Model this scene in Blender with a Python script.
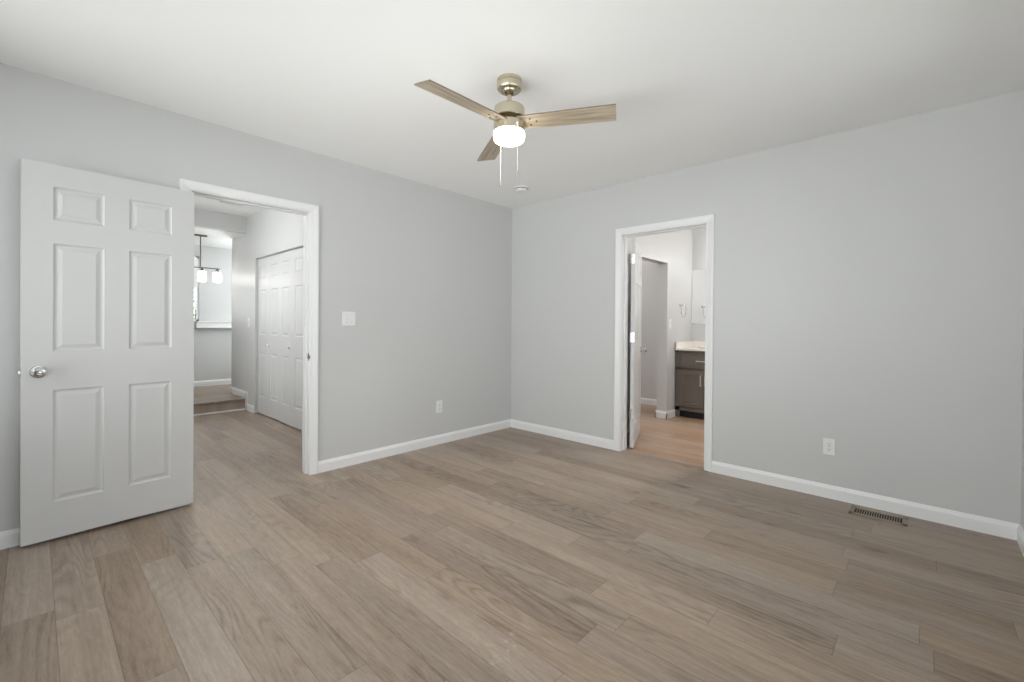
import bpy, bmesh, math, random
from mathutils import Vector, Matrix

# ------------------------------------------------------------------ scene, camera, light
for o in list(bpy.data.objects):
    bpy.data.objects.remove(o)
S = bpy.context.scene
C = S.collection
PI = math.pi
random.seed(4)

CAM = Vector((-3.73893, -3.48897, 1.18329))
YAW, PITCH, ROLL = 0.749435, -0.00539619, 0.00774609
FPX, CY = 445.768, 326.078
F = Vector((math.cos(YAW), math.sin(YAW), 0)); R = Vector((math.sin(YAW), -math.cos(YAW), 0)); U = Vector((0, 0, 1))
F, U = F * math.cos(PITCH) + U * math.sin(PITCH), U * math.cos(PITCH) - F * math.sin(PITCH)
R, U = R * math.cos(ROLL) + U * math.sin(ROLL), U * math.cos(ROLL) - R * math.sin(ROLL)
cam = bpy.data.cameras.new('camera')
cam.sensor_fit = 'HORIZONTAL'; cam.sensor_width = 36
cam.lens = FPX * 36 / 1024
cam.shift_y = (CY - 341) / 1024
cam.clip_start = 0.02; cam.clip_end = 200
co = bpy.data.objects.new('camera', cam); C.objects.link(co)
co.matrix_world = Matrix(((R.x, U.x, -F.x, CAM.x), (R.y, U.y, -F.y, CAM.y), (R.z, U.z, -F.z, CAM.z), (0, 0, 0, 1)))
S.camera = co

S.view_settings.view_transform = 'Standard'
S.view_settings.look = 'None'
S.view_settings.exposure = 0.0
S.view_settings.gamma = 1.0
S.view_settings.use_curve_mapping = False
S.cycles.use_denoising = True
S.cycles.max_bounces = 12
S.cycles.diffuse_bounces = 8
S.cycles.glossy_bounces = 4
S.cycles.transparent_max_bounces = 8
S.cycles.sample_clamp_indirect = 6.0

W = bpy.data.worlds.new('world'); S.world = W; W.use_nodes = True
W.node_tree.nodes['Background'].inputs[0].default_value = (0.985, 0.99, 1.0, 1)
W.node_tree.nodes['Background'].inputs[1].default_value = 2.8

def area(name, loc, direction, sx, sy, power, col=(1, 1, 1)):
    l = bpy.data.lights.new(name, 'AREA'); l.shape = 'RECTANGLE'; l.size = sx; l.size_y = sy
    l.energy = power; l.color = col
    o = bpy.data.objects.new(name, l); C.objects.link(o); o.location = loc
    o.rotation_euler = Vector(direction).to_track_quat('-Z', 'Y').to_euler()
    return o
# area lights added outside the unseen back window: skylight, and an upward ceiling fill
area('daylight_back', (-5.70, -2.0, 2.35), (1, 0, -0.25), 4.2, 1.5, 124, (1.0, 0.995, 0.985))
area('ceiling_fill_back', (-6.1, -2.0, -.1), (1, 0, .95), 5.0, 2.2, 275, (1.0, 0.995, 0.985))  # added to brighten the ceiling, stands for no known source
# daylight of the dining room windows, then a fill added for the hall
area('daylight_dining', (-1.0, 5.4, 1.6), (0, -1, 0), 1.2, 1.1, 170, (0.97, 0.985, 1.0))

area('hall_fill', (-4.05, 1.95, 1.6), (1, 0, 0), 1.9, 1.5, 16, (1.0, 0.995, 0.985))  # added behind the unseen hall window to brighten the closet doors
# ------------------------------------------------------------------ materials
def new_mat(name):
    m = bpy.data.materials.new(name); m.use_nodes = True
    nt = m.node_tree; b = nt.nodes['Principled BSDF']
    return m, nt, b
def srgb(*c):
    return tuple(((x / 255) / 12.92 if x / 255 <= .04045 else ((x / 255 + .055) / 1.055) ** 2.4) for x in c) + (1,)
def simple(name, col, rough=.5, metal=0.0, bump=0.0, bscale=200, var=0.0, vscale=3.0, spec=.5):
    m, nt, b = new_mat(name)
    b.inputs['Base Color'].default_value = col
    b.inputs['Roughness'].default_value = rough
    b.inputs['Metallic'].default_value = metal
    b.inputs['Specular IOR Level'].default_value = spec
    tc = nt.nodes.new('ShaderNodeTexCoord')
    if bump:
        n = nt.nodes.new('ShaderNodeTexNoise'); n.inputs['Scale'].default_value = bscale; n.inputs['Detail'].default_value = 3
        nt.links.new(tc.outputs['Object'], n.inputs['Vector'])
        bp = nt.nodes.new('ShaderNodeBump'); bp.inputs['Strength'].default_value = bump; bp.inputs['Distance'].default_value = .002
        nt.links.new(n.outputs['Fac'], bp.inputs['Height']); nt.links.new(bp.outputs[0], b.inputs['Normal'])
    if var:
        n2 = nt.nodes.new('ShaderNodeTexNoise'); n2.inputs['Scale'].default_value = vscale; n2.inputs['Detail'].default_value = 4
        nt.links.new(tc.outputs['Object'], n2.inputs['Vector'])
        mr = nt.nodes.new('ShaderNodeMapRange'); mr.inputs[3].default_value = 1 - var; mr.inputs[4].default_value = 1 + var
        nt.links.new(n2.outputs['Fac'], mr.inputs[0])
        mx = nt.nodes.new('ShaderNodeVectorMath'); mx.operation = 'SCALE'
        mx.inputs[0].default_value = col[:3]
        nt.links.new(mr.outputs[0], mx.inputs['Scale']); nt.links.new(mx.outputs[0], b.inputs['Base Color'])
    return m

M = {}
M['wall'] = simple('wall_paint_grey', (0.575, 0.578, 0.576, 1), .42, bump=.12, bscale=260, var=.012, vscale=1.5, spec=.42)
M['ceiling'] = simple('ceiling_paint_white', (0.91, 0.91, 0.905, 1), .85, bump=.15, bscale=120, spec=.2)
M['trim'] = simple('trim_paint_white', (0.785, 0.785, 0.79, 1), .34)
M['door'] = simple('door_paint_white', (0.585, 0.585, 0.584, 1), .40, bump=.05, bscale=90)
M['plastic'] = simple('white_plastic', (0.78, 0.78, 0.78, 1), .35)
M['slot'] = simple('dark_slot', (0.03, 0.03, 0.03, 1), .6)
M['nickel'] = simple('satin_nickel', (0.62, 0.61, 0.60, 1), .22, 1.0, bump=.02)
M['pull'] = simple('brushed_pull', (0.62, 0.58, 0.52, 1), .5, .6)
M['fob'] = simple('grey_metal_fob', (0.42, 0.42, 0.42, 1), .5, .5)
M['chrome'] = simple('chrome', (0.75, 0.75, 0.76, 1), .12, 1.0)
M['gold'] = simple('brushed_champagne', (0.60, 0.545, 0.425, 1), .27, 1.0, bump=.02, bscale=400)
M['brass'] = simple('aged_brass', (0.10, 0.07, 0.035, 1), .35, 1.0)
M['blade_edge'] = simple('blade_edge_dark', (0.16, 0.12, 0.085, 1), .5)
M['cabinet'] = simple('taupe_cabinet_paint', (0.135, 0.112, 0.096, 1), .42, bump=.05, bscale=80)
M['toe_dark'] = simple('toe_shade_black', (0.012, 0.012, 0.012, 1), .6)  # shade of the open toe space, put in as colour
M['counter'] = simple('cultured_marble', (0.80, 0.76, 0.71, 1), .18, var=.03, vscale=9)
M['register'] = simple('bronze_register', (0.29, 0.235, 0.185, 1), .45, .2, bump=.1)
M['dark_metal'] = simple('dark_nickel', (0.14, 0.14, 0.14, 1), .35, .9)
M['leaf'] = simple('leaf_green', (0.20, 0.36, 0.10, 1), .5, var=.4, vscale=8)
M['bark'] = simple('bark', (0.12, 0.08, 0.05, 1), .8, bump=.4, bscale=40)
M['lawn'] = simple('lawn', (0.12, 0.22, 0.06, 1), .9, bump=.4, bscale=60, var=.3, vscale=4)
M['duct'] = simple('duct_shade', (0.012, 0.010, 0.009, 1), .7)  # near-black colour for the shade inside the duct

def emissive(name, col, strength):
    m, nt, b = new_mat(name)
    b.inputs['Base Color'].default_value = (0.9, 0.9, 0.88, 1)
    b.inputs['Roughness'].default_value = .3
    b.inputs['Emission Color'].default_value = col
    b.inputs['Emission Strength'].default_value = strength
    return m
M['lit_glass'] = emissive('lit_frosted_glass', (1.0, 0.95, 0.86, 1), 13.0)
M['lit_cup'] = emissive('lit_glass_cup', (1.0, 0.97, 0.93, 1), 9.0)
M['lit_globe'] = emissive('unseen_vanity_glow', (1.0, 0.985, 0.96, 1), 27.0)  # glow of the added vanity globes, out of view
M['lit_hall'] = emissive('added_hall_glow', (1.0, 0.985, 0.96, 1), 58.0)  # glow of the hall lamp added out of view
M['lit_bath'] = emissive('added_bath_glow', (1.0, 0.985, 0.955, 1), 125.0)  # glow of the bathroom lamp added out of view
M['lit_alcove'] = emissive('added_alcove_glow', (1.0, 0.96, 0.90, 1), 60.0)  # glow of the alcove lamp added out of view

def glass(name, clear):
    m = bpy.data.materials.new(name); m.use_nodes = True; nt = m.node_tree; nt.nodes.clear()
    out = nt.nodes.new('ShaderNodeOutputMaterial'); mx = nt.nodes.new('ShaderNodeMixShader')
    t = nt.nodes.new('ShaderNodeBsdfTransparent'); g = nt.nodes.new('ShaderNodeBsdfGlossy'); g.inputs['Roughness'].default_value = .03
    t.inputs[0].default_value = clear
    fr = nt.nodes.new('ShaderNodeFresnel'); fr.inputs[0].default_value = 1.45
    nt.links.new(fr.outputs[0], mx.inputs[0]); nt.links.new(t.outputs[0], mx.inputs[1]); nt.links.new(g.outputs[0], mx.inputs[2])
    nt.links.new(mx.outputs[0], out.inputs[0]); return m
M['pane'] = glass('window_glass', (0.95, 0.97, 0.97, 1))
M['clear_cup'] = glass('clear_cup_glass', (0.97, 0.97, 0.97, 1))
m, nt, b = new_mat('mirror_silver'); b.inputs['Metallic'].default_value = 1; b.inputs['Roughness'].default_value = .02
b.inputs['Base Color'].default_value = (.9, .91, .91, 1); M['mirror'] = m

def plank_mat(name, width, length, phase, across, cols, rough=.36, warm=0.0, marks=()):
    """procedural vinyl planks: 'across' = 0 when planks are laid side by side along X (run along Y)"""
    m, nt, b = new_mat(name); N = nt.nodes; L = nt.links
    def math_(op, a, bb=None, c=None):
        n = N.new('ShaderNodeMath'); n.operation = op
        for i, v in enumerate((a, bb, c)):
            if v is None: continue
            if isinstance(v, (int, float)): n.inputs[i].default_value = v
            else: L.new(v, n.inputs[i])
        return n.outputs[0]
    geo = N.new('ShaderNodeNewGeometry')
    sp = N.new('ShaderNodeSeparateXYZ'); L.new(geo.outputs['Position'], sp.inputs[0])
    u = sp.outputs[across]; v = sp.outputs[1 - across]
    ur = math_('DIVIDE', math_('SUBTRACT', u, phase), width)
    row = math_('FLOOR', ur); fu = math_('SUBTRACT', ur, row)
    wn = N.new('ShaderNodeTexWhiteNoise'); wn.noise_dimensions = '1D'; L.new(row, wn.inputs['W'])
    vr = math_('ADD', math_('DIVIDE', v, length), math_('MULTIPLY', wn.outputs['Value'], 7.31))
    col = math_('FLOOR', vr); fv = math_('SUBTRACT', vr, col)
    cmb = N.new('ShaderNodeCombineXYZ'); L.new(row, cmb.inputs[0]); L.new(col, cmb.inputs[1])
    wn2 = N.new('ShaderNodeTexWhiteNoise'); wn2.noise_dimensions = '3D'; L.new(cmb.outputs[0], wn2.inputs['Vector'])
    rnd = wn2.outputs['Value']
    sc = N.new('ShaderNodeSeparateColor'); L.new(wn2.outputs['Color'], sc.inputs[0])
    # grain coordinates: stretched along the plank, shifted for every plank
    gu = math_('ADD', u, math_('MULTIPLY', sc.outputs[0], 31.0)); gv = math_('ADD', v, math_('MULTIPLY', sc.outputs[1], 57.0))
    def vec(su, sv):
        c = N.new('ShaderNodeCombineXYZ'); L.new(math_('MULTIPLY', gu, su), c.inputs[0]); L.new(math_('MULTIPLY', gv, sv), c.inputs[1]); return c.outputs[0]
    def noise(vv, scale, detail, dist=0.0, ro=.55):
        n = N.new('ShaderNodeTexNoise'); n.inputs['Scale'].default_value = scale; n.inputs['Detail'].default_value = detail
        n.inputs['Distortion'].default_value = dist; n.inputs['Roughness'].default_value = ro
        L.new(vv, n.inputs['Vector']); return n.outputs['Fac']
    big = noise(vec(7.0, 1.1), 1.0, 4, .6)
    fine = noise(vec(105, 13.0), 1.0, 7, .5, .80)
    mid = noise(vec(38, 1.3), 1.0, 4, .8)
    knots = noise(vec(5.5, 2.6), 1.0, 2, .4)
    # cathedral figure: contour lines of a smooth stretched noise
    ring = math_('SINE', math_('MULTIPLY', noise(vec(6.0, .9), 1.0, 1.5, .35, .4), 95))
    ringm = math_('MULTIPLY', math_('POWER', math_('MULTIPLY', math_('ADD', ring, 1.0), .5), 2.5), .55)
    def mr(x, a, b_, c, d):
        n = N.new('ShaderNodeMapRange'); L.new(x, n.inputs[0])
        for i, q in enumerate((a, b_, c, d)): n.inputs[i + 1].default_value = q
        return n.outputs[0]
    figmask = mr(noise(vec(3.1, .8), 1.0, 2), .44, .62, 0, 1)
    tone = math_('ADD', math_('MULTIPLY', math_('SUBTRACT', rnd, .5), .24), .5)
    tone = math_('ADD', tone, math_('MULTIPLY', math_('SUBTRACT', big, .5), .42))
    tone = math_('ADD', tone, math_('MULTIPLY', math_('SUBTRACT', mid, .5), .48))
    tone = math_('ADD', tone, math_('MULTIPLY', math_('SUBTRACT', fine, .5), .85))
    tone = math_('SUBTRACT', tone, math_('MULTIPLY', math_('MULTIPLY', ringm, figmask), .33))
    tone = math_('SUBTRACT', tone, math_('MULTIPLY', mr(knots, .68, .84, 0, 1), .45))
    ramp = N.new('ShaderNodeValToRGB'); L.new(tone, ramp.inputs[0])
    e = ramp.color_ramp.elements
    e[0].position = 0.0; e[0].color = cols[0]; e[1].position = 1.0; e[1].color = cols[3]
    for p, c in ((.34, cols[1]), (.62, cols[2])):
        x = e.new(p); x.color = c
    # seams
    s1 = math_('MINIMUM', fu, math_('SUBTRACT', 1.0, fu)); s1 = math_('MULTIPLY', s1, width)
    s2 = math_('MINIMUM', fv, math_('SUBTRACT', 1.0, fv)); s2 = math_('MULTIPLY', s2, length)
    seam = mr(math_('MINIMUM', s1, s2), .0004, .0022, 0, 1)
    mixs = N.new('ShaderNodeMix'); mixs.data_type = 'RGBA'; mixs.blend_type = 'MULTIPLY'
    L.new(math_('MULTIPLY', math_('SUBTRACT', 1.0, seam), .62), mixs.inputs[0]); L.new(ramp.outputs[0], mixs.inputs[6]); mixs.inputs[7].default_value = (.42, .37, .33, 1)
    last = mixs.outputs[2]
    # per-plank hue drift
    hs = N.new('ShaderNodeHueSaturation'); L.new(last, hs.inputs['Color']); L.new(mr(sc.outputs[2], 0, 1, .88, 1.10), hs.inputs['Saturation'])
    last = hs.outputs[0]
    # dusty scuffs left on the boards
    for (mx_, my_, r_) in marks:
        c = N.new('ShaderNodeCombineXYZ'); L.new(sp.outputs[0], c.inputs[0]); L.new(sp.outputs[1], c.inputs[1])
        d = N.new('ShaderNodeVectorMath'); d.operation = 'DISTANCE'; L.new(c.outputs[0], d.inputs[0]); d.inputs[1].default_value = (mx_, my_, 0)
        nn = N.new('ShaderNodeTexNoise'); nn.inputs['Scale'].default_value = 26; nn.inputs['Detail'].default_value = 5; nn.inputs['Distortion'].default_value = 1.5
        L.new(c.outputs[0], nn.inputs['Vector'])
        k = math_('MULTIPLY', mr(d.outputs['Value'], r_ * .2, r_, 1, 0), mr(nn.outputs['Fac'], .58, .68, 0, .42))
        mm = N.new('ShaderNodeMix'); mm.data_type = 'RGBA'; L.new(k, mm.inputs[0]); L.new(last, mm.inputs[6]); mm.inputs[7].default_value = (.52, .49, .45, 1)
        last = mm.outputs[2]
    L.new(last, b.inputs['Base Color'])
    L.new(mr(fine, 0, 1, rough - .06, rough + .08), b.inputs['Roughness'])
    b.inputs['Specular IOR Level'].default_value = .45
    bp = N.new('ShaderNodeBump'); bp.inputs['Strength'].default_value = .25; bp.inputs['Distance'].default_value = .0015
    L.new(math_('ADD', math_('MULTIPLY', fine, .35), seam), bp.inputs['Height']); L.new(bp.outputs[0], b.inputs['Normal'])
    return m
GREIGE = [(0.100, 0.068, 0.047, 1), (0.250, 0.188, 0.142, 1), (0.356, 0.278, 0.216, 1), (0.51, 0.418, 0.340, 1)]
M['floor'] = plank_mat('greige_vinyl_planks', .1457, 1.16, -2.22, 0, GREIGE, marks=((-2.55, -2.36, .17), (-1.54, -3.36, .08)))
WARM_LIT = [(0.16, 0.098, 0.060, 1), (0.34, 0.225, 0.150, 1), (0.44, 0.305, 0.215, 1), (0.56, 0.41, 0.30, 1)]  # plank tones with the bathroom's warm lamp light mixed in
M['floor_warm_lit'] = plank_mat('warm_lit_vinyl_planks', .1457, 1.16, -2.22, 0, WARM_LIT)
M['floor_cross'] = plank_mat('greige_vinyl_planks_crosswise', .1457, 1.16, 3.15, 1, GREIGE)

def wood_blade():
    m, nt, b = new_mat('pale_oak_blade'); N = nt.nodes; L = nt.links
    tc = N.new('ShaderNodeTexCoord'); mp = N.new('ShaderNodeMapping'); mp.inputs['Scale'].default_value = (3, 46, 46)
    L.new(tc.outputs['Object'], mp.inputs[0])
    n = N.new('ShaderNodeTexNoise'); n.inputs['Scale'].default_value = 1; n.inputs['Detail'].default_value = 5; n.inputs['Distortion'].default_value = .7
    L.new(mp.outputs[0], n.inputs['Vector'])
    r = N.new('ShaderNodeValToRGB'); L.new(n.outputs['Fac'], r.inputs[0])
    r.color_ramp.elements[0].position = .3; r.color_ramp.elements[0].color = (0.27, 0.21, 0.145, 1)
    r.color_ramp.elements[1].position = .72; r.color_ramp.elements[1].color = (0.56, 0.48, 0.365, 1)
    L.new(r.outputs[0], b.inputs['Base Color']); b.inputs['Roughness'].default_value = .45
    return m
M['blade'] = wood_blade()

# ------------------------------------------------------------------ mesh helpers
def obj(name, bm, mat, parent=None, smooth=False, doubles=True):
    if doubles: bmesh.ops.remove_doubles(bm, verts=bm.verts, dist=1e-5)
    bmesh.ops.recalc_face_normals(bm, faces=bm.faces)
    me = bpy.data.meshes.new(name); bm.to_mesh(me); bm.free()
    for mm in (mat if isinstance(mat, (list, tuple)) else [mat]): me.materials.append(mm)
    if smooth:
        for p in me.polygons: p.use_smooth = True
    o = bpy.data.objects.new(name, me); C.objects.link(o)
    if parent: o.parent = parent
    if smooth: autosmooth(o)
    return o
def autosmooth(o, ang=27):
    me = o.data
    bm = bmesh.new(); bm.from_mesh(me)
    for e in bm.edges:
        if len(e.link_faces) == 2 and e.calc_face_angle(0) > math.radians(ang): e.smooth = False
    bm.to_mesh(me); bm.free()
def empty(name, loc=(0, 0, 0), rz=0):
    o = bpy.data.objects.new(name, None); C.objects.link(o); o.location = loc; o.rotation_euler = (0, 0, rz); o.empty_display_size = .05
    return o
def tag(o, label, cat, group=None, kind=None):
    o['label'] = label; o['category'] = cat
    if group: o['group'] = group
    if kind: o['kind'] = kind
    return o
def struct(o, label, cat):
    return tag(o, label, cat, None, 'structure')
def box(bm, a, b_, bev=0.0, mi=0):
    x0, y0, z0 = [min(a[i], b_[i]) for i in range(3)]; x1, y1, z1 = [max(a[i], b_[i]) for i in range(3)]
    n = bmesh.new()
    bmesh.ops.create_cube(n, size=1)
    for v in n.verts:
        v.co = Vector(((x0 + x1) / 2 + v.co.x * (x1 - x0), (y0 + y1) / 2 + v.co.y * (y1 - y0), (z0 + z1) / 2 + v.co.z * (z1 - z0)))
    if bev: bmesh.ops.bevel(n, geom=n.edges[:], offset=bev, segments=2, affect='EDGES', profile=.5)
    for f in n.faces: f.material_index = mi
    me = bpy.data.meshes.new('tmp'); n.to_mesh(me); n.free(); bm.from_mesh(me); bpy.data.meshes.remove(me)
def B(*boxes, bev=0.0):
    bm = bmesh.new()
    for bx in boxes: box(bm, bx[0], bx[1], bev)
    return bm
def lathe(bm, prof, seg=32, mat=None, axis='Z'):
    """prof = [(r,z)...] revolved; mat = Matrix placing it"""
    rings = []
    for r, z in prof:
        if r < 1e-6: rings.append([bm.verts.new((0, 0, z))])
        else: rings.append([bm.verts.new((r * math.cos(2 * PI * i / seg), r * math.sin(2 * PI * i / seg), z)) for i in range(seg)])
    for a, b_ in zip(rings, rings[1:]):
        for i in range(seg):
            j = (i + 1) % seg
            q = [a[i % len(a)], a[j % len(a)], b_[j % len(b_)], b_[i % len(b_)]]
            q = [x for k, x in enumerate(q) if x not in q[:k]]
            if len(q) >= 3: bm.faces.new(q)
    if mat:
        for rg in rings:
            for v in rg: v.co = mat @ v.co
    return bm
def L_(prof, seg=32, mat=None):
    return lathe(bmesh.new(), prof, seg, mat)
def tube(bm, pts, r, seg=10, closed=False):
    pts = [Vector(p) for p in pts]; n = len(pts); rings = []
    for i, p in enumerate(pts):
        a = pts[(i - 1) % n] if closed or i > 0 else p; b_ = pts[(i + 1) % n] if closed or i < n - 1 else p
        t = (b_ - a).normalized(); up = Vector((0, 0, 1)) if abs(t.z) < .9 else Vector((1, 0, 0))
        s = t.cross(up).normalized(); w = s.cross(t)
        rings.append([bm.verts.new(p + s * r * math.cos(2 * PI * k / seg) + w * r * math.sin(2 * PI * k / seg)) for k in range(seg)])
    for i in range(n if closed else n - 1):
        a, b_ = rings[i], rings[(i + 1) % n]
        for k in range(seg): bm.faces.new((a[k], a[(k + 1) % seg], b_[(k + 1) % seg], b_[k]))
    if not closed: bm.faces.new(rings[0][::-1]); bm.faces.new(rings[-1])
    return bm
CASE = [(0, 0), (0, .0075), (.003, .0095), (.008, .0095), (.0105, .0075), (.014, .0095), (.030, .0125), (.046, .0155), (.057, .0155), (.0605, .012), (.0605, 0)]
def frame_map(plane, pos, sgn):
    """maps (a, z, out) to 3D: plane 'y' -> wall plane y=pos, out along sgn*y ; plane 'x' likewise"""
    if plane == 'y': return lambda a, z, o: Vector((a, pos + sgn * o, z))
    return lambda a, z, o: Vector((pos + sgn * o, a, z))
def casing(bm, fm, a0, a1, zt, prof=CASE, z0=0.0):
    rows = []
    for u, v in prof:
        rows.append([bm.verts.new(fm(a0 - u, z0, v)), bm.verts.new(fm(a0 - u, zt + u, v)), bm.verts.new(fm(a1 + u, zt + u, v)), bm.verts.new(fm(a1 + u, z0, v))])
    n = len(rows)
    for i in range(n):
        j = (i + 1) % n
        for k in range(3): bm.faces.new((rows[i][k], rows[i][k + 1], rows[j][k + 1], rows[j][k]))
    bm.faces.new([r[0] for r in rows]); bm.faces.new([r[3] for r in rows])
BASE = [(0, 0), (.0135, 0), (.0135, .066), (.0115, .074), (.0085, .079), (.006, .088), (.004, .090), (0, .090)]
def base(bm, fm, a0, a1, z0=0.0, prof=BASE):
    rows = [[bm.verts.new(fm(a, z0 + z, o)) for a in (a0, a1)] for o, z in prof]
    n = len(rows)
    for i in range(n):
        j = (i + 1) % n; bm.faces.new((rows[i][0], rows[i][1], rows[j][1], rows[j][0]))
    bm.faces.new([r[0] for r in rows]); bm.faces.new([r[1] for r in rows])

COLS6 = [(.118, .324), (.433, .639)]
ROWS6 = [(.215, .812), (1.018, 1.590), (1.715, 1.892)]
def panel_leaf(W_, H_, T, cols, rows):
    """moulded panel door leaf, both faces; x 0..W, y 0..T, z 0..H"""
    bm = bmesh.new()
    xs = sorted({0, W_} | {c for p in cols for c in p}); zs = sorted({0, H_} | {c for p in rows for c in p})
    pc = {(round(a, 5), round(b_, 5)) for a, b_ in cols}; pr = {(round(a, 5), round(b_, 5)) for a, b_ in rows}
    for yf, s in ((0, 1), (T, -1)):
        for i in range(len(xs) - 1):
            for j in range(len(zs) - 1):
                x0, x1, z0, z1 = xs[i], xs[i + 1], zs[j], zs[j + 1]
                def rect(ins, d): return [bm.verts.new((x, yf + s * d, z)) for x, z in ((x0 + ins, z0 + ins), (x1 - ins, z0 + ins), (x1 - ins, z1 - ins), (x0 + ins, z1 - ins))]
                if (round(x0, 5), round(x1, 5)) in pc and (round(z0, 5), round(z1, 5)) in pr:
                    seq = [rect(*q) for q in ((0, 0), (.004, .0045), (.010, .0065), (.016, .0065), (.034, .0015), (.036, .001))]
                    for a, b_ in zip(seq, seq[1:]):
                        for k in range(4): bm.faces.new((a[k], a[(k + 1) % 4], b_[(k + 1) % 4], b_[k]))
                    bm.faces.new(seq[-1])
                else: bm.faces.new(rect(0, 0))
    for q in (((0, 0, 0), (0, T, 0), (0, T, H_), (0, 0, H_)), ((W_, 0, 0), (W_, T, 0), (W_, T, H_), (W_, 0, H_)),
              ((0, 0, 0), (W_, 0, 0), (W_, T, 0), (0, T, 0)), ((0, 0, H_), (W_, 0, H_), (W_, T, H_), (0, T, H_))):
        bm.faces.new([bm.verts.new(p) for p in q])
    return bm
KNOB = [(.0, 0), (.0325, 0), (.0325, .004), (.029, .008), (.013, .010), (.0115, .022), (.013, .030), (.022, .035), (.0275, .043), (.029, .050), (.027, .058), (.0215, .0635), (.0120, .066), (.0085, .0645), (.0075, .063), (0, .063)]
def place(o, origin, rz=0):
    o.location = origin; o.rotation_euler = (0, 0, rz)

# ------------------------------------------------------------------ room shell
H = 2.5
XB, YF = -4.6, -3.88      # wall behind, wall in front side
T = .12
# opening of the hall door and of the bathroom door
HX0, HX1, HZ = -3.040, -2.285, 2.025
BY0, BY1, BZ = -2.165, -1.405, 2.012
J = .018
bm = B(((XB - T, 0, -.1), (HX0 - J, T, H)), ((HX1 + J, 0, -.1), (0, T, H)), ((HX0 - J, 0, HZ + J), (HX1 + J, T, H)))
box(bm, (XB - T, 0, H), (0, T, 2.7)); struct(obj('wall_left', bm, M['wall']), 'light grey painted wall with the open six panel door against it', 'wall')
bm = B(((0, YF - T, -.1), (T, BY0 - J, H + .2)), ((0, BY1 + J, -.1), (T, T, H + .2)), ((0, BY0 - J, BZ + J), (T, BY1 + J, H + .2)))
struct(obj('wall_right', bm, M['wall']), 'light grey painted wall with the bathroom doorway and the low outlet', 'wall')
# wall behind the camera and the front wall, each opened for an added window
WY0, WY1, WZ0, WZ1 = -3.60, -.35, .50, 2.30
bm = B(((XB - T, YF - T, -.1), (XB, WY0, H)), ((XB - T, WY1, -.1), (XB, 0, H)), ((XB - T, WY0, -.1), (XB, WY1, WZ0)), ((XB - T, WY0, WZ1), (XB, WY1, H)))
struct(obj('wall_back', bm, M['wall']), 'grey wall with the unseen added window opposite the bathroom doorway', 'wall')
VX0, VX1 = -4.25, -.70
bm = B(((XB, YF - T, -.1), (VX0, YF, H)), ((VX1, YF - T, -.1), (0, YF, H)), ((VX0, YF - T, -.1), (VX1, YF, WZ0)), ((VX0, YF - T, WZ1), (VX1, YF, H)))
struct(obj('wall_front', bm, M['wall']), 'grey wall meeting the bathroom door wall past the floor register', 'wall')
struct(obj('ceiling', B(((XB - T, YF - T, H), (0, 0, H + .1))), M['ceiling']), 'flat white painted bedroom ceiling carrying the fan', 'ceiling')
struct(obj('floor', B(((XB - T, YF - T, -.1), (.0, .0, 0)), ((HX0 - J, 0, -.1), (HX1 + J, T, 0)), ((0, BY0 - J, -.1), (T * .5, BY1 + J, 0)), ((-3.5, T, -.1), (-1.785, 3.2, 0)), ((-1.785, 1.24, -.1), (-1.05, 2.96, 0))), M['floor'], ), 'greige wood look vinyl plank floor of bedroom and hall', 'floor')

def window(name, plane, pos, sgn, a0, a1, z0, z1, label, depth=.12, muntin=True, cased=True, w=.045):
    """window in an opening; sgn = direction into the room"""
    fm = frame_map(plane, pos, sgn)
    root = empty(name, fm((a0 + a1) / 2, z0, 0)); struct(root, label, 'window')
    inv = Matrix.Translation(-root.location)
    def part(nm, boxes, mat):
        bm = bmesh.new()
        for (p, q) in boxes: box(bm, fm(*p), fm(*q))
        bmesh.ops.transform(bm, matrix=inv, verts=bm.verts); return obj(nm, bm, mat, root)
    o0, o1 = -depth * .75, -depth * .35
    mid = (a0 + a1) / 2
    part('window_frame', [((a0, z0, o0), (a0 + w, z1, o1)), ((a1 - w, z0, o0), (a1, z1, o1)), ((a0, z0, o0), (a1, z0 + w, o1)), ((a0, z1 - w, o0), (a1, z1, o1))] +
         ([((mid - .02, z0, o0), (mid + .02, z1, o1))] if muntin else []), M['trim'])
    part('pane', [((a0 + w, z0 + w, (o0 + o1) / 2), (a1 - w, z1 - w, (o0 + o1) / 2 + .004))], M['pane'])
    part('window_sill', ([((a0 - .05, z0 - .022, -.001), (a1 + .05, z0, .05))] if cased else []) + [((a0, z0 - .004, o1), (a1, z0, 0))], M['trim'])
    if cased: bm = bmesh.new(); casing(bm, fm, a0, a1, z1, z0=z0); bmesh.ops.transform(bm, matrix=inv, verts=bm.verts); obj('casing', bm, M['trim'], root)
    return root
window('unseen_window_1', 'x', XB, 1, WY0, WY1, WZ0, WZ1, 'unseen added wide white framed window facing the bathroom door wall')  # unseen window, added to let light in from behind the camera
window('unseen_window_2', 'y', YF, 1, VX0, VX1, WZ0, WZ1, 'unseen added wide white framed window facing the hall door wall')  # second unseen window, added so skylight enters from this side

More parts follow.
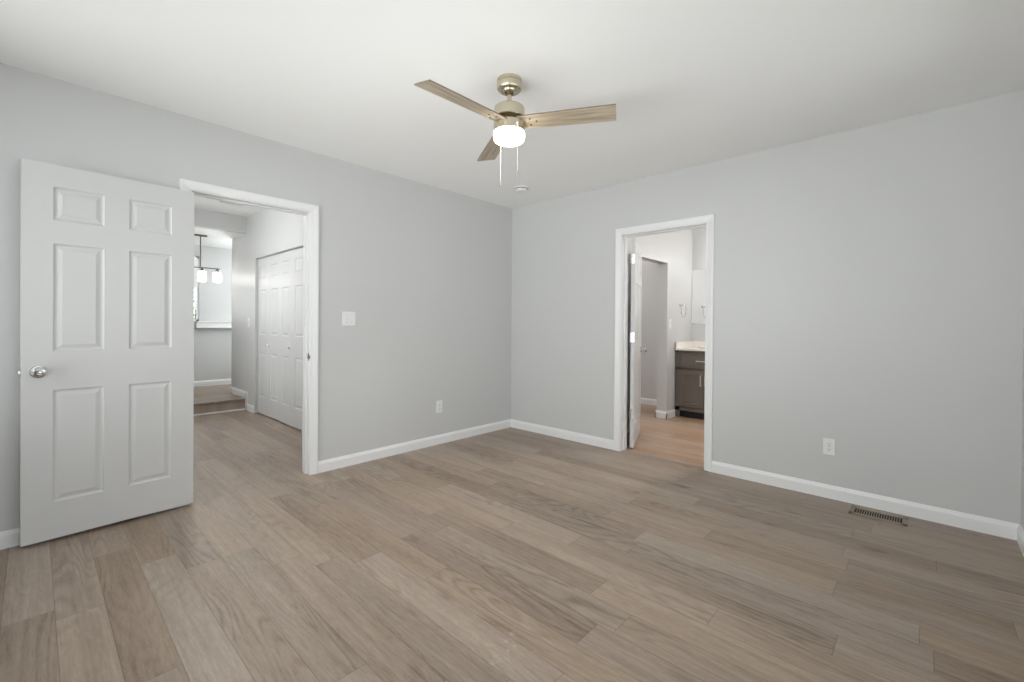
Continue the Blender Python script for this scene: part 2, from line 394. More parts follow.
# baseboards
fl = frame_map('y', 0, -1); fr_ = frame_map('x', 0, -1); ff = frame_map('y', YF, 1); fb = frame_map('x', XB, 1)
bm = bmesh.new(); base(bm, fl, HX1 + .066, 0); base(bm, fl, XB, HX0 - .066)
struct(obj('baseboard_left', bm, M['trim']), 'white baseboard along the wall of the hall door', 'baseboard')
bm = bmesh.new(); base(bm, fr_, YF, BY0 - .066); base(bm, fr_, BY1 + .066, -.0)
struct(obj('baseboard_right', bm, M['trim']), 'white baseboard along the wall of the bathroom door', 'baseboard')
bm = bmesh.new(); base(bm, ff, XB, 0.0); struct(obj('baseboard_front', bm, M['trim']), 'white baseboard stub turning the corner past the floor register', 'baseboard')
bm = bmesh.new(); base(bm, fb, YF, 0.0); struct(obj('baseboard_back', bm, M['trim']), 'white baseboard below the unseen added window', 'baseboard')

# ------------------------------------------------------------------ door frames
def door_frame(name, label, plane, a0, a1, zt, room_sgn, stop_side, far_floor=0.0):
    """room face at pos 0, far face at T"""
    root = empty(name, (0, 0, 0)); struct(root, label, 'door frame')
    rf = frame_map(plane, 0, -1); bf = frame_map(plane, T, 1)
    bm = bmesh.new(); casing(bm, rf, a0 - .005, a1 + .005, zt + .005); obj('casing', bm, M['trim'], root)
    bm = bmesh.new(); casing(bm, bf, a0 - .005, a1 + .005, zt + .005); obj('casing', bm, M['trim'], root)
    bm = bmesh.new()
    for p, q in (((a0 - J, 0, 0), (a0, zt, -T)), ((a1, 0, 0), (a1 + J, zt, -T)), ((a0 - J, zt, 0), (a1 + J, zt + J, -T))): box(bm, rf(*p), rf(*q))
    obj('jamb', bm, M['trim'], root)
    s0, s1 = stop_side
    bm = bmesh.new()
    for p, q in (((a0, 0, -s0), (a0 + .011, zt - .011, -s1)), ((a1 - .011, 0, -s0), (a1, zt - .011, -s1)), ((a0, zt - .011, -s0), (a1, zt, -s1))): box(bm, rf(*p), rf(*q), .002)
    obj('door_stop', bm, M['trim'], root)
    return root
fr1 = door_frame('trim_1', 'white door frame and casing opening to the hall', 'y', HX0, HX1, HZ, -1, (.040, .075))
fr2 = door_frame('trim_2', 'white door frame and casing opening to the bathroom', 'x', BY0, BY1, BZ, -1, (.045, .080))
# strike plate on the hall frame
bm = B(((HX1 - .0015, .006, .885), (HX1 + .001, .034, .945)), bev=.0006)
lathe(bm, [(0, 0), (.017, 0), (.017, .0012), (0, .0012)], 20, Matrix.Translation((HX1 - .0005, .004, .915)) @ Matrix.Rotation(-PI / 2, 4, 'Y'))
sp = obj('strike_plate', bm, M['nickel'], fr1)
obj('latch_hole', B(((HX1 - .0022, .012, .902), (HX1 - .001, .026, .928))), M['slot'], sp)
# head latch scrap on the hall frame head, seen as a small grey notch
obj('head_bracket', B(((-2.86, .045, HZ - .016), (-2.72, .11, HZ - .011)), bev=.002), M['trim'], fr1)

# ------------------------------------------------------------------ bedroom door leaf (open against the wall)
def hinges(root, zs, T_, side=0, mat='nickel'):
    for z in zs:
        bm = bmesh.new(); r = .0075
        lathe(bm, [(0, -.05), (.005, -.05), (r, -.046), (r, .046), (.005, .05), (0, .05)], 14, Matrix.Translation((-.006, -.006 if side == 0 else T_ + .006, z)))
        box(bm, (-.0018, .002, z - .045), (0, T_ - .002, z + .045), .0006)
        obj('hinge', bm, M[mat], root, True)
root = empty('door_1', (HX0 + .003, -.052, .020)); struct(root, 'white six panel door leaf standing open flat against the wall', 'door')
WL = .755
# local +x runs from the hinge to the knob edge; leaf points towards -x with a slight turn off the wall
root.rotation_euler = (0, 0, PI + math.atan2(.052, .755))
leafW, leafH, leafT = .746, 1.988, .035
c6 = [(a * .988, b_ * .988) for a, b_ in COLS6]
bm = panel_leaf(leafW, leafH, leafT, c6, [(a - .02, b_ - .02) for a, b_ in ROWS6])
for v in bm.verts: v.co.y = leafT - v.co.y     # front face to y=leafT
for v in bm.verts: v.co.y -= leafT             # the camera side is y=0, wall side y=-T
lf = obj('door_leaf', bm, M['door'], root)
kz = .893; kx = leafW - .062
bm = L_(KNOB, 28, Matrix.Translation((kx, 0, kz)) @ Matrix.Rotation(-PI / 2, 4, 'X'))
kn = obj('knob', bm, M['nickel'], root, True)
bm = L_([(0, .062), (.0065, .062), (.0065, .0655), (.003, .0665), (0, .0665)], 14, Matrix.Translation((kx, 0, kz)) @ Matrix.Rotation(-PI / 2, 4, 'X'))
obj('lock_button', bm, M['chrome'], kn, True)
bm = L_([(r * .95, z * .42) for r, z in KNOB], 28, Matrix.Translation((kx, -leafT, kz)) @ Matrix.Rotation(PI / 2, 4, 'X'))
obj('knob', bm, M['nickel'], root, True)
bm = B(((leafW - .001, -.029, kz - .028), (leafW + .0015, -.006, kz + .028)), ((leafW, -.024, kz - .008), (leafW + .011, -.011, kz + .008)), bev=.0015)
obj('latch', bm, M['nickel'], root)
for z in (.18, .99, 1.78):
    bm = bmesh.new(); lathe(bm, [(0, -.045), (.006, -.045), (.006, .045), (0, .045)], 12, Matrix.Translation((-.003, -leafT - .003, z)))
    box(bm, (-.0015, -leafT + .002, z - .044), (0, -.003, z + .044)); obj('hinge', bm, M['nickel'], root, True)

# ------------------------------------------------------------------ bathroom door leaf
ang = math.radians(22)
root = empty('door_2', (.140, -1.425, .012), ang); struct(root, 'white six panel door leaf swung into the bathroom on three hinges', 'door')
lw = .735
bm = panel_leaf(lw, 1.985, .035, [(.110, .315), (.420, .625)], [(a - .012, b_ - .012) for a, b_ in ROWS6])
for v in bm.verts: v.co.y -= .035      # camera side is y=-.035
obj('door_leaf', bm, M['door'], root)
for z in (1.80, 1.05, .32):
    bm = bmesh.new()
    lathe(bm, [(0, -.048), (.007, -.048), (.007, .048), (0, .048)], 14, Matrix.Translation((-.008, .000, z)))
    box(bm, (-.002, -.033, z - .046), (.0, 0, z + .046)); box(bm, (-.030, -.001, z - .046), (-.008, .001, z + .046))
    obj('hinge', bm, M['nickel'], root, True)
for s, yy in ((1, -.035), (-1, 0)):
    bm = L_(KNOB, 24, Matrix.Translation((lw - .06, yy, .90)) @ Matrix.Rotation(s * PI / 2, 4, 'X'))
    obj('knob', bm, M['nickel'], root, True)
obj('latch', B(((lw, -.025, .89), (lw + .010, -.011, .91)), bev=.001), M['nickel'], root)

# ------------------------------------------------------------------ ceiling fan
FX, FY = -1.990, -1.829
fan = empty('ceiling_fan', (FX, FY, H)); tag(fan, 'three blade ceiling fan with pale oak blades and lit drum light', 'ceiling fan')
obj('canopy', L_([(0, 0), (.062, 0), (.0665, -.003), (.0665, -.020), (.0640, -.022), (.0640, -.024), (.0665, -.026), (.0665, -.050), (.063, -.058), (.054, -.064), (.050, -.065), (.047, -.062), (.040, -.062), (.036, -.069), (.028, -.073), (.0, -.073)], 48), M['gold'], fan, True)
obj('hanger_ball', L_([(0, -.066), (.020, -.068), (.023, -.075), (.018, -.084), (0, -.088)], 24), M['brass'], fan, True)
obj('down_rod', L_([(0, -.070), (.0125, -.070), (.0125, -.138), (.017, -.140), (.017, -.150), (.0, -.150)], 24), M['gold'], fan, True)
obj('motor_housing', L_([(0, -.147), (.064, -.148), (.074, -.150), (.0800, -.155), (.082, -.162), (.082, -.208), (.079, -.212), (0, -.212)], 56), M['gold'], fan, True)
hub = obj('blade_hub', L_([(0, -.211), (.070, -.211), (.070, -.236), (0, -.236)], 40), M['brass'], fan, True)
ZB = -.2365
def blade(az):
    bm = bmesh.new()
    r0, r1 = .050, .562; w0, w1 = .104, .122; t = .0065; n = 14
    tw = math.radians(12)
    prev = None
    rings = []
    for i in range(n + 1):
        f_ = i / n; r = r0 + (r1 - r0) * f_; w = w0 + (w1 - w0) * min(1, f_ * 1.2)
        rows = []
        for yy, zz in ((-w / 2, -t / 2), (w / 2, -t / 2), (w / 2, t / 2), (-w / 2, t / 2)):
            y2 = yy * math.cos(tw) + zz * math.sin(tw); z2 = -yy * math.sin(tw) + zz * math.cos(tw)
            rows.append(bm.verts.new((r, y2, z2)))
        rings.append(rows)
    for a, b_ in zip(rings, rings[1:]):
        for k in range(4):
            f__ = bm.faces.new((a[k], a[(k + 1) % 4], b_[(k + 1) % 4], b_[k])); f__.material_index = 1 if k in (1, 3) else 0
    bm.faces.new(rings[0]); e_ = bm.faces.new(rings[-1]); e_.material_index = 1
    o = obj('blade', bm, [M['blade'], M['blade_edge']], fan)
    o.location = (0, 0, ZB); o.rotation_euler = (0, 0, math.radians(az))
    for (sx, sy) in ((.118, -.024), (.118, .024), (.150, 0)):
        b2 = L_([(0, -.0065), (.004, -.006), (.0045, -.004), (.0045, -.003), (0, -.003)], 10, Matrix.Rotation(-tw, 4, 'X') @ Matrix.Translation((sx, sy, 0)))
        obj('screw', b2, M['brass'], o, True)
for az in (-61, 59, 179): blade(az)
obj('light_fitter', L_([(0, -.235), (.080, -.235), (.0835, -.238), (.0835, -.283), (.081, -.287), (.076, -.289), (0, -.289)], 56), M['gold'], fan, True)
obj('lamp_shade', L_([(0, -.284), (.075, -.284), (.0830, -.286), (.0845, -.291), (.0845, -.312), (.082, -.324), (.075, -.333), (.060, -.339), (.036, -.342), (0, -.343)], 56), M['lit_glass'], fan, True)
def chain(dx, dy, z0, z1):
    bm = bmesh.new(); n = int((z0 - z1) / .0085)
    for i in range(n):
        z = z0 - i * .0085
        lathe(bm, [(0, .0030), (.0019, .0021), (.0024, 0), (.0019, -.0021), (0, -.0030)], 8, Matrix.Translation((dx, dy, z)))
    tube(bm, [(dx, dy, z0), (dx, dy, z1)], .0010, 6)
    tube(bm, [(dx * .88, dy * .88, z0 + .001), (dx * 1.01, dy * 1.01, z0 - .001)], .004, 8)
    o = obj('pull_chain', bm, M['plastic'], fan, True, False)
    p = L_([(0, .004), (.003, .002), (.0048, -.006), (.0052, -.028), (.0048, -.033), (0, -.034)], 14, Matrix.Translation((dx, dy, z1)))
    obj('chain_pull', p, M['fob'], o, True)
# chain positions in the fan's own frame
chain(.0275, .0900, -.265, -.520)
chain(-.0290, -.0894, -.265, -.520)

# ------------------------------------------------------------------ smoke detector
sd = empty('smoke_detector', (-.515, -.600, H)); tag(sd, 'round white smoke detector on the ceiling beyond the fan', 'smoke detector')
obj('detector_base', L_([(0, 0), (.070, 0), (.070, -.008), (.066, -.010), (0, -.010)], 40), M['plastic'], sd, True)
obj('detector_cover', L_([(0, -.010), (.060, -.010), (.061, -.014), (.058, -.026), (.050, -.034), (.036, -.038), (0, -.039)], 40), M['plastic'], sd, True)
obj('vent_ring', L_([(.0615, -.011), (.0622, -.013), (.0615, -.016), (.060, -.0165)], 40), M['slot'], sd, True)
obj('test_button', L_([(0, -.0385), (.011, -.0385), (.011, -.0415), (0, -.0415)], 16, Matrix.Translation((.02, -.01, 0))), M['plastic'], sd, True)

# ------------------------------------------------------------------ switch plates and outlets
def plate(name, label, cat, plane, sgn, a, z, w, h, kind, pos=0.0, group=None):
    """thin wall plate whose back sits on wall plane"""
    fm0 = frame_map(plane, pos, sgn); root = empty(name, fm0(a, z, 0)); tag(root, label, cat, group)
    fm = frame_map(plane, 0, sgn)
    def lb(x0, z0, o0, x1, z1, o1, bev=0.0):
        bm = bmesh.new(); box(bm, fm(x0, z0, o0), fm(x1, z1, o1), bev); return bm
    obj('cover_plate', lb(-w / 2, -h / 2, 0, w / 2, h / 2, .006, .002), M['plastic'], root)
    if kind == 'outlet':
        for s in (1, -1):
            bm = lb(-.0165, s * .0195 - .014, .004, .0165, s * .0195 + .014, .0085, .002)
            r = obj('receptacle', bm, M['plastic'], root)
            bm = bmesh.new()
            for xx, hh in ((-.0065, .0045), (.0065, .0035)): box(bm, fm(xx - .0012, s * .0195 + .004 - hh, .007), fm(xx + .0012, s * .0195 + .004 + hh, .0089))
            box(bm, fm(-.0025, s * .0195 - .010, .007), fm(.0025, s * .0195 - .005, .0089))
            obj('socket_slots', bm, M['slot'], r)
        obj('screw', lb(-.003, -.003, .005, .003, .003, .0075, .001), M['nickel'], root)
    else:
        n = 2 if w > .1 else 1
        for k in range(n):
            cx = (k - (n - 1) / 2) * .046
            obj('toggle_surround', lb(cx - .006, -.013, .005, cx + .006, .013, .0068, .0008), M['plastic'], root)
            up = 1 if k == 0 else -1
            bm = bmesh.new(); box(bm, fm(cx - .004, up * .001 - .005, .006), fm(cx + .004, up * .004 + .005, .017), .0015); obj('toggle', bm, M['plastic'], root)
            for s in (1, -1):
                obj('screw', lb(cx - .003, s * .030 - .003, .005, cx + .003, s * .030 + .003, .0068, .001), M['nickel'], root)
    return root
plate('light_switch', 'white double toggle switch plate beside the hall doorway', 'light switch', 'y', -1, -1.966, 1.214, .116, .114, 'switch')
plate('wall_outlet', 'small white outlet low on the wall between hall door and corner', 'outlet', 'y', -1, -1.028, .366, .072, .118, 'outlet')
plate('wall_outlet', 'white duplex outlet low on the wall above the floor register', 'outlet', 'x', -1, -3.004, .353, .068, .112, 'outlet')

# ------------------------------------------------------------------ floor register
rg = empty('floor_register', (-.143, -3.276, 0)); tag(rg, 'bronze slotted metal floor register in the planks by the baseboard', 'floor vent')
w2, l2 = .070, .141
bm = bmesh.new()
box(bm, (-w2, -l2, 0), (-w2 + .022, l2, .006), .0015); box(bm, (w2 - .022, -l2, 0), (w2, l2, .006), .0015)
box(bm, (-w2, -l2, 0), (w2, -l2 + .026, .006), .0015); box(bm, (-w2, l2 - .026, 0), (w2, l2, .006), .0015)
obj('register_frame', bm, M['register'], rg)
bm = bmesh.new(); n = 19; s0, s1 = -l2 + .026, l2 - .026
for i in range(1, n): yy = s0 + (s1 - s0) * i / n; box(bm, (-w2 + .02, yy - .0020, .001), (w2 - .02, yy + .0020, .0044))
obj('grille_bars', bm, M['register'], rg)
obj('duct_shade_plate', B(((-w2 + .015, s0 - .004, .0002), (w2 - .015, s1 + .004, .0010))), M['duct'], rg)  # dark plate on the solid floor in place of a shaded recess
obj('damper_lever', B(((-.005, .098, .004), (.012, .104, .011)), bev=.001), M['register'], rg)

# ------------------------------------------------------------------ hall and dining room
HWX = -1.785       # hall wall carrying the closet
PY = 3.20          # riser / ceiling drop
PZ = .155
HC, DC = 2.59, 2.372
CY0, CY1, CZ = 1.34, 2.862, 2.000
WE = 3.86          # where the hall wall ends
bm = B(((HWX, T, -.1), (HWX + .11, CY0, 2.7)), ((HWX, CY1, -.1), (HWX + .11, WE, 2.7)), ((HWX, CY0, CZ), (HWX + .11, CY1, 2.7)))
struct(obj('wall_hall_closet', bm, M['wall']), 'grey hall wall holding the white bifold closet doors', 'wall')
HW0, HW1, HWZ0, HWZ1 = 1.0, 2.9, .75, 2.25
bm = B(((-3.62, T, -.1), (-3.5, HW0, 2.7)), ((-3.62, HW1, -.1), (-3.5, PY, 2.7)), ((-3.62, HW0, -.1), (-3.5, HW1, HWZ0)), ((-3.62, HW0, HWZ1), (-3.5, HW1, 2.7)))
struct(obj('wall_hall_opposite', bm, M['wall']), 'grey hall wall with an added unseen window across from the bifold closet', 'wall')
window('unseen_window_5', 'x', -3.5, 1, HW0, HW1, HWZ0, HWZ1, 'added unseen white framed hall window across from the bifold closet')  # window added out of sight to light the closet side
struct(obj('wall_closet_interior', B(((-1.675, CY0 - .1, -.1), (-1.05, CY0, 2.7)), ((-1.675, CY1, -.1), (-1.05, CY1 + .1, 2.7)), ((-1.05, CY0 - .1, -.1), (-.95, CY1 + .1, 2.7))), M['wall']), 'inner walls of the closet behind the bifold doors', 'wall')
struct(obj('ceiling_hall', B(((-3.62, T, HC), (HWX, PY, HC + .11)), ((HWX, CY0 - .1, HC), (-.95, CY1 + .1, HC + .11))), M['ceiling']), 'white hall ceiling above the dropped header', 'ceiling')
struct(obj('wall_header', B(((-3.62, PY, DC), (HWX, PY + .10, 2.7))), M['wall']), 'grey dropped header where hall meets dining room', 'wall')
struct(obj('ceiling_dining', B(((-4.2, PY + .10, DC), (HWX, WE, DC + .1)), ((-4.2, WE, DC), (.6, 5.0, DC + .1))), M['ceiling']), 'bright white lower ceiling of the dining room', 'ceiling')
DY = 4.885
WX0, WX1, DZ0, DZ1 = -3.00, -1.962, 1.182, 2.20
bm = B(((-4.2, DY, -.1), (WX0, DY + T, DC)), ((WX1, DY, -.1), (-1.45, DY + T, DC)), ((-.55, DY, -.1), (.6, DY + T, DC)), ((-1.45, DY, -.1), (-.55, DY + T, 1.1)), ((-1.45, DY, 2.15), (-.55, DY + T, DC)), ((WX0, DY, -.1), (WX1, DY + T, DZ0)), ((WX0, DY, DZ1), (WX1, DY + T, DC)))
struct(obj('wall_dining_far', bm, M['wall']), 'pale grey dining room wall behind the long white ledge', 'wall')
struct(obj('wall_dining_side', B(((-4.3, PY, -.1), (-4.2, DY + T, DC)), ((-4.2, PY, -.1), (-3.62, PY + .1, DC))), M['wall']), 'pale grey side wall of the dining room', 'wall')
struct(obj('wall_dining_end', B(((.6, WE - .11, -.1), (.7, DY + T, DC)), ((HWX + .11, WE - .11, -.1), (.6, WE, DC + .1))), M['wall']), 'pale grey end wall of the dining room', 'wall')
# platform with riser
st = empty('floor_platform', (0, 0, 0)); struct(st, 'raised plank floor of the dining room one step up', 'floor')
obj('platform_deck', B(((-4.2, PY - .018, PZ - .022), (HWX, DY, PZ)), ((HWX, WE, PZ - .022), (.6, DY, PZ)), bev=.004), M['floor_cross'], st)
obj('riser', B(((-4.2, PY, 0), (HWX, PY + .02, PZ - .022))), M['floor_cross'], st)
struct(obj('trim_3', B(((-3.5, PY - .018, 0), (HWX - .014, PY, .020)), bev=.005), M['trim']), 'thin white moulding along the foot of the step', 'trim')
# baseboards of the hall and dining room (stepping up at the platform)
bm = bmesh.new(); fh = frame_map('x', HWX, -1)
base(bm, fh, CY1 + .004, PY - .055); base(bm, fh, PY - .03, WE + .012, PZ)
box(bm, (HWX - .0135, PY - .075, 0), (HWX, PY, PZ + .088), .002)
fe = frame_map('y', WE, 1); base(bm, fe, HWX - .013, -.9, PZ)
base(bm, fh, T + .016, CY0 - .004)
struct(obj('baseboard_hall', bm, M['trim']), 'white baseboard stepping up beside the closet and platform', 'baseboard')
bm = bmesh.new(); fd = frame_map('y', DY, -1); base(bm, fd, -4.2, .6, PZ); struct(obj('baseboard_dining', bm, M['trim']), 'white baseboard along the far dining room wall', 'baseboard')
# ledge
lg = tag(obj('wall_shelf', B(((-2.02, DY - .13, 1.078), (.55, DY, 1.178)), ((-2.02, DY - .150, 1.165), (.55, DY, 1.182)), bev=.003), M['trim']), 'long thick white ledge shelf across the far dining room wall', 'shelf')
# window of the dining room, with a roller blind and greenery outside
wr = window('window_3', 'y', DY, -1, WX0, WX1, DZ0, DZ1, 'narrow view of a white framed dining room window', muntin=False, cased=False, depth=.045, w=.030)
bl = obj('roller_blind', B(((WX0 + .02, DY + .012, 1.72), (WX1 - .02, DY + .018, DZ1 - .02)), ((WX0 + .02, DY + .008, 1.705), (WX1 - .02, DY + .022, 1.722))), M['plastic'], wr)
bl.location = -wr.location
wr4 = window('window_4', 'y', DY, -1, -1.45, -.55, 1.1, 2.15, 'white framed dining room window past the hall wall', muntin=False)
struct(obj('ground', B(((-12, DY + T, -.45), (6, 14, -.40))), M['lawn']), 'green lawn outside the dining room window', 'ground')
sh = empty('garden_shrub', (-1.80, 6.4, -.4)); tag(sh, 'leafy green shrub outside the dining room window', 'shrub')
bm = bmesh.new()
for i in range(9):
    a = i * 2.4; pts = [(0, 0, 0)]
    for k in range(1, 6): pts.append((math.cos(a) * .11 * k * (1 + .1 * (i % 3)), math.sin(a) * .09 * k, .46 * k + .05 * (i % 2)))
    tube(bm, pts, .014, 6)
obj('stems', bm, M['bark'], sh)
bm = bmesh.new()
for i in range(1500):
    a = random.random() * 2 * PI; zz = .3 + 2.3 * random.random(); rr = (.75 - .22 * abs(zz - 1.3)) * math.sqrt(random.random())
    c = Vector((rr * math.cos(a), rr * .7 * math.sin(a), zz)); d = Vector((random.uniform(-1, 1), random.uniform(-1, 1), random.uniform(-.6, .6))).normalized()
    s = d.cross(Vector((random.uniform(-1, 1), random.uniform(-1, 1), 1))).normalized(); l = .085
    v = [bm.verts.new(c + q) for q in (Vector((0, 0, 0)), d * l * .5 + s * .022, d * l, d * l * .5 - s * .022)]
    bm.faces.new(v)
obj('foliage', bm, M['leaf'], sh, doubles=False)

# bifold closet doors
bf = empty('door_3', (HWX + .030, CY0, 0)); struct(bf, 'white bifold closet doors with four moulded leaves in the hall', 'door')
LWf = (CY1 - CY0 - .016) / 4
def bif(y0, x0, y1, x1, knob=None):
    d = Vector((x1 - x0, y1 - y0)); w = d.length; a = math.atan2(d.y, d.x)
    bm = panel_leaf(w - .003, 1.970, .028, [(.085, w - .088)], [(.215, .775), (1.005, 1.572), (1.708, 1.872)])
    for v in bm.verts: v.co.y = -v.co.y     # body behind the face
    o = obj('bifold_leaf', bm, M['door'], bf); o.location = (x0, y0, .014); o.rotation_euler = (0, 0, a)
    if knob:
        kb = L_([(0, 0), (.010, 0), (.008, .004), (.006, .012), (.014, .018), (.016, .024), (.012, .030), (0, .031)], 20, Matrix.Translation((knob, 0, .878)) @ Matrix.Rotation(-PI / 2, 4, 'X'))
        obj('knob', kb, M['plastic'], o, True)
# the face of each leaf looks towards the hall (-x); coordinates relative to the door's base
y = .004
bif(y, 0, y + LWf, -.010); bif(y + LWf, -.010, y + 2 * LWf, -.004, knob=.05)
y2 = y + 2 * LWf + .006
bif(y2, .006, y2 + LWf, -.002, knob=LWf - .05); bif(y2 + LWf, -.002, y2 + 2 * LWf, 0)
obj('door_track', B(((-.004, .001, 1.984), (.026, CY1 - CY0 - .001, 1.999))), M['nickel'], bf)
plate('light_switch', 'white single switch plate on the hall wall near the step', 'light switch', 'x', -1, 3.09, 1.172, .072, .116, 'switch', pos=HWX)

# pendant over the dining table
pd = empty('pendant_light', (-2.170, 3.838, DC)); tag(pd, 'dark metal bar pendant with glowing glass cups in the dining room', 'pendant light')
obj('ceiling_plate', B(((-.16, -.022, -.020), (.075, .022, 0)), bev=.004), M['dark_metal'], pd)
obj('stem', L_([(0, -.018), (.0065, -.018), (.0065, -.442), (0, -.442)], 14), M['dark_metal'], pd, True)
bm = bmesh.new(); box(bm, (-.44, -.007, -.456), (.235, .007, -.442), .002); obj('cross_bar', bm, M['dark_metal'], pd)
for cx in (-.36, -.18, .018, .200):
    obj('socket_cap', L_([(0, -.455), (.012, -.455), (.014, -.470), (.026, -.474), (.026, -.500), (0, -.500)], 18, Matrix.Translation((cx, 0, 0))), M['dark_metal'], pd, True)
    obj('glass_shade', L_([(.026, -.498), (.044, -.503), (.047, -.512), (.047, -.636), (.044, -.640), (0, -.641)], 28, Matrix.Translation((cx, 0, 0))), M['lit_cup'], pd, True)

# ------------------------------------------------------------------ bathroom
RY = -1.10          # wall with towel ring
MX = 2.484          # wall with mirror
OX0, OX1, OZ = .93, 1.690, 1.960
BC = 2.6
bm = B(((T, RY, -.1), (OX0, RY + .13, BC)), ((OX1, RY, -.1), (MX, RY + .13, BC)), ((OX0, RY, OZ), (OX1, RY + .13, BC)))
struct(obj('wall_bath_towel', bm, M['wall']), 'pale grey bathroom wall with the towel ring and doorless opening', 'wall')
struct(obj('wall_bath_mirror', B(((MX, -3.5, -.1), (MX + .1, 1.0, BC))), M['wall']), 'grey bathroom wall behind the vanity mirror', 'wall')
struct(obj('wall_bath_side', B(((T, -3.5, -.1), (MX, -3.4, BC)), ((T, 1.0, -.1), (MX + .1, 1.1, BC))), M['wall']), 'grey end walls of the bathroom and its alcove', 'wall')
struct(obj('floor_bathroom', B(((T * .5, BY0 - J, -.1), (T, BY1 + J, 0)), ((T, -3.4, -.1), (MX, 1.0, 0))), M['floor_warm_lit']), 'brown vinyl plank floor of the bathroom with warm lamp light in its colour', 'floor')
struct(obj('ceiling_bathroom', B(((T, -3.5, BC), (MX + .1, 1.1, BC + .1))), M['ceiling']), 'white bathroom ceiling', 'ceiling')
bm = bmesh.new(); g1 = frame_map('y', RY, -1)
base(bm, g1, OX1 - .0135, 1.940); base(bm, g1, T + .06, OX0 + .0135)
g2 = frame_map('x', OX1, -1); base(bm, g2, RY - .0135, RY + .13 + .0135); g3 = frame_map('x', OX0, 1); base(bm, g3, RY - .0135, RY + .1435)
g4 = frame_map('x', MX, -1); base(bm, g4, RY + .13, 1.0)
g5 = frame_map('y', RY + .13, 1); base(bm, g5, OX1 - .0135, MX)
struct(obj('baseboard_bath', bm, M['trim']), 'white baseboards wrapping the stub wall in the bathroom', 'baseboard')
# vanity
VX = 1.930; VY1 = RY - .012; VY0 = VY1 - .72
va = empty('bathroom_vanity', (VX, VY1, 0)); tag(va, 'dark taupe shaker vanity cabinet under the pale bathroom counter', 'vanity')
D = MX - VX - .003; Wv = VY1 - VY0
def vb(*bx, bev=.0015): return B(*bx, bev=bev)
# carcass: face frame, sides, legs and a dark sheet standing for shade in the toe space  (x: 0 = front face, y: 0 = wall side, negative away)
obj('carcass', vb(((.0, -.055, 0), (.02, 0, .857)), ((0, -Wv, 0), (.02, -Wv + .055, .857)), ((0, -Wv, .832), (.02, 0, .857)), ((0, -Wv, .612), (.02, 0, .637)), ((0, -Wv, .088), (.02, 0, .140)),
                  ((.02, -.018, 0), (D, 0, .857)), ((.02, -Wv, 0), (D, -Wv + .018, .857)), ((.02, -Wv, .10), (D, 0, .118)), ((D - .012, -Wv, .10), (D, 0, .857))), M['cabinet'], va)
obj('toe_shade', B(((.055, -Wv + .02, .0), (.065, -.02, .10))), M['toe_dark'], va)  # black sheet where the open space is only in shade
def shaker(name, y0, y1, z0, z1, rail):
    t = .011
    bm = bmesh.new()
    box(bm, (-t, y0, z0), (0, y0 + rail, z1), .0012); box(bm, (-t, y1 - rail, z0), (0, y1, z1), .0012)
    box(bm, (-t, y0 + rail, z0), (0, y1 - rail, z0 + rail), .0012); box(bm, (-t, y0 + rail, z1 - rail), (0, y1 - rail, z1), .0012)
    box(bm, (-.003, y0 + rail - .001, z0 + rail - .001), (0, y1 - rail + .001, z1 - rail + .001))
    return obj(name, bm, M['cabinet'], va)
dr = shaker('drawer', -Wv + .052, -.052, .640, .829, .028)
tube_ = tube(bmesh.new(), [(-.010, -.275, .732), (-.045, -.275, .732), (-.045, -.445, .732), (-.010, -.445, .732)], .0065, 8)
obj('pull_handle', tube_, M['pull'], dr, True)
mid = -Wv / 2
d1 = shaker('door', mid + .002, -.052, .143, .609, .055); d2 = shaker('door', -Wv + .052, mid - .002, .143, .609, .055)
for dd, yy in ((d1, mid + .028), (d2, mid - .028)):
    obj('pull_handle', tube(bmesh.new(), [(-.010, yy, .425), (-.045, yy, .425), (-.045, yy, .555), (-.010, yy, .555)], .0065, 8), M['pull'], dd, True)
ct = empty('vanity_countertop', (VX, VY1, .857)); tag(ct, 'pale cream marble countertop with backsplash on the taupe vanity', 'countertop')
obj('counter_slab', B(((-.025, -Wv - .02, 0.001), (D - .001, -.002, .030)), bev=.006), M['counter'], ct)
obj('backsplash', B(((D - .022, -Wv - .02, .029), (D - .001, -.002, .108)), bev=.003), M['counter'], ct)
obj('side_splash', B(((-.015, -.021, .029), (D - .022, -.002, .108)), bev=.003), M['counter'], ct)
bs = L_([(.17, .032), (.165, .033), (.155, .024), (.12, .020), (.02, .0195), (.0, .0195)], 32, Matrix.Translation((.28, -.38, .0105)) @ Matrix.Diagonal((.85, 1.15, 1, 1)))
obj('basin', bs, M['counter'], ct, True)
# faucet, far to the side and mostly hidden
fa = empty('basin_faucet', (VX + D - .08, VY1 - .38, .887)); tag(fa, 'chrome faucet standing behind the vanity basin', 'faucet')
obj('spout', tube(bmesh.new(), [(0, 0, 0), (0, 0, .13), (-.02, 0, .155), (-.06, 0, .160), (-.10, 0, .145), (-.11, 0, .12)], .011, 12), M['chrome'], fa, True)
obj('base_plate', L_([(0, 0), (.026, 0), (.026, .006), (.014, .012), (0, .012)], 24), M['chrome'], fa, True)
obj('lever', tube(bmesh.new(), [(0, 0, .12), (.015, 0, .17), (.03, 0, .185)], .006, 8), M['chrome'], fa, True)
mi = empty('wall_mirror', (MX, RY - .004, 1.205)); tag(mi, 'frameless mirror above the vanity reflecting the towel ring', 'mirror')
obj('mirror_glass', B(((-.006, -.76, 0), (-.001, 0, .735))), M['mirror'], mi)
obj('mirror_clip', B(((-.009, -.40, -.006), (-.001, -.37, .008)), bev=.001), M['chrome'], mi)
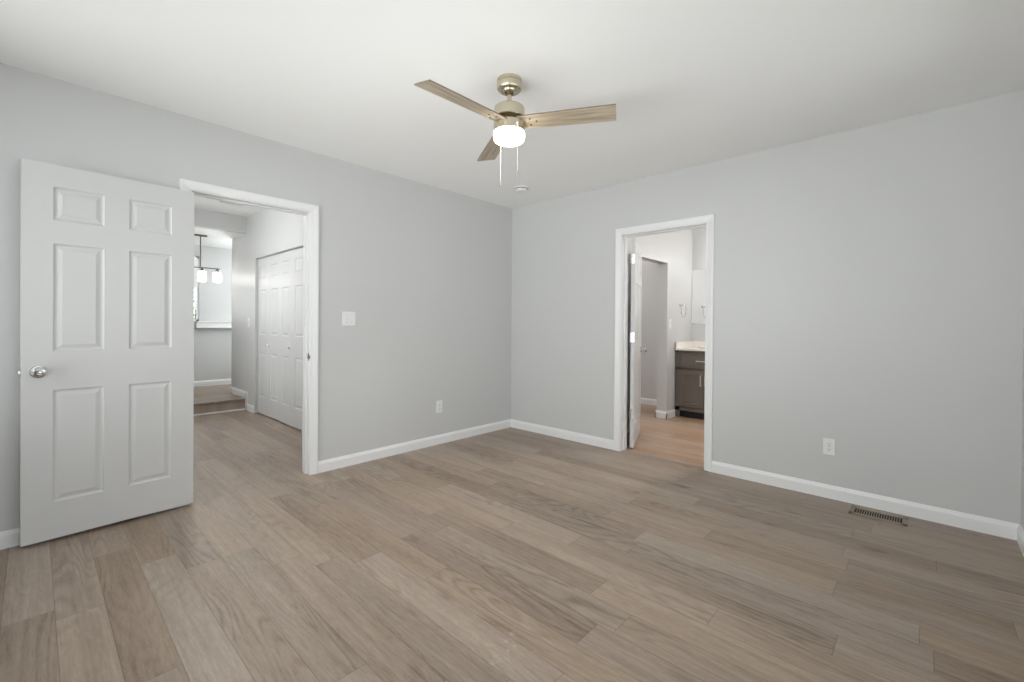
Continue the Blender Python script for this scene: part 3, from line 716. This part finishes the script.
# towel ring
tr = empty('towel_ring', (2.085, RY, 1.447)); tag(tr, 'chrome towel ring on the pale bathroom wall above the counter', 'towel ring')
obj('mount', L_([(0, 0), (.024, 0), (.024, .006), (.012, .012), (.010, .040), (.013, .044), (.013, .052), (0, .054)], 24, Matrix.Rotation(PI / 2, 4, 'X')), M['chrome'], tr, True)
obj('ring', tube(bmesh.new(), [(.078 * math.sin(2 * PI * i / 36), -.046, -.078 + .078 * math.cos(2 * PI * i / 36)) for i in range(36)], .0048, 8, True), M['chrome'], tr, True)
plate('light_switch', 'white switch plate on the bathroom wall beside the opening', 'light switch', 'y', -1, 1.768, 1.196, .074, .118, 'switch', pos=RY)
# vanity light bar above the mirror, added outside the view
vl = empty('unseen_vanity_light', (MX, RY - .62, 2.12)); tag(vl, 'unseen added chrome vanity light bar with glowing globes above the mirror', 'vanity light')
obj('back_plate', B(((-.03, -.28, -.04), (-.001, .28, .04)), bev=.006), M['chrome'], vl)
for yy in (-.2, 0, .2):
    a_ = obj('lamp_arm', tube(bmesh.new(), [(-.03, yy, 0), (-.09, yy, 0), (-.09, yy, -.02)], .009, 8), M['chrome'], vl, True)
    obj('globe', L_([(0, 0), (.02, -.002), (.042, -.02), (.048, -.05), (.040, -.08), (.02, -.095), (0, -.098)], 24, Matrix.Translation((-.09, yy, -.018))), M['lit_globe'], a_, True)
bl2 = empty('added_bath_light', (1.15, -2.45, BC)); tag(bl2, 'added unseen round flush ceiling light in the bathroom', 'ceiling light')  # lamp added out of view to light the bathroom floor
obj('light_base', L_([(0, 0), (.15, 0), (.15, -.02), (.14, -.025), (0, -.025)], 40), M['nickel'], bl2, True)
obj('lamp_shade', L_([(.138, -.024), (.138, -.05), (.12, -.075), (.07, -.09), (0, -.094)], 40), M['lit_bath'], bl2, True)
bl3 = empty('added_alcove_light', (1.55, .25, BC)); tag(bl3, 'added unseen round flush ceiling light in the alcove behind the doorless opening', 'ceiling light')  # lamp added out of view to brighten the alcove
obj('light_base', L_([(0, 0), (.15, 0), (.15, -.02), (.14, -.025), (0, -.025)], 40), M['nickel'], bl3, True)
obj('lamp_shade', L_([(.138, -.024), (.138, -.05), (.12, -.075), (.07, -.09), (0, -.094)], 40), M['lit_alcove'], bl3, True)
# hall ceiling light added to brighten the hall, hidden above the doorway
hl = empty('added_hall_light', (-2.75, 1.55, HC)); tag(hl, 'added unseen round flush ceiling light in the hall', 'ceiling light')
obj('light_base', L_([(0, 0), (.15, 0), (.15, -.02), (.14, -.025), (0, -.025)], 40), M['nickel'], hl, True)
obj('lamp_shade', L_([(.138, -.024), (.138, -.05), (.12, -.075), (.07, -.09), (0, -.094)], 40), M['lit_hall'], hl, True)
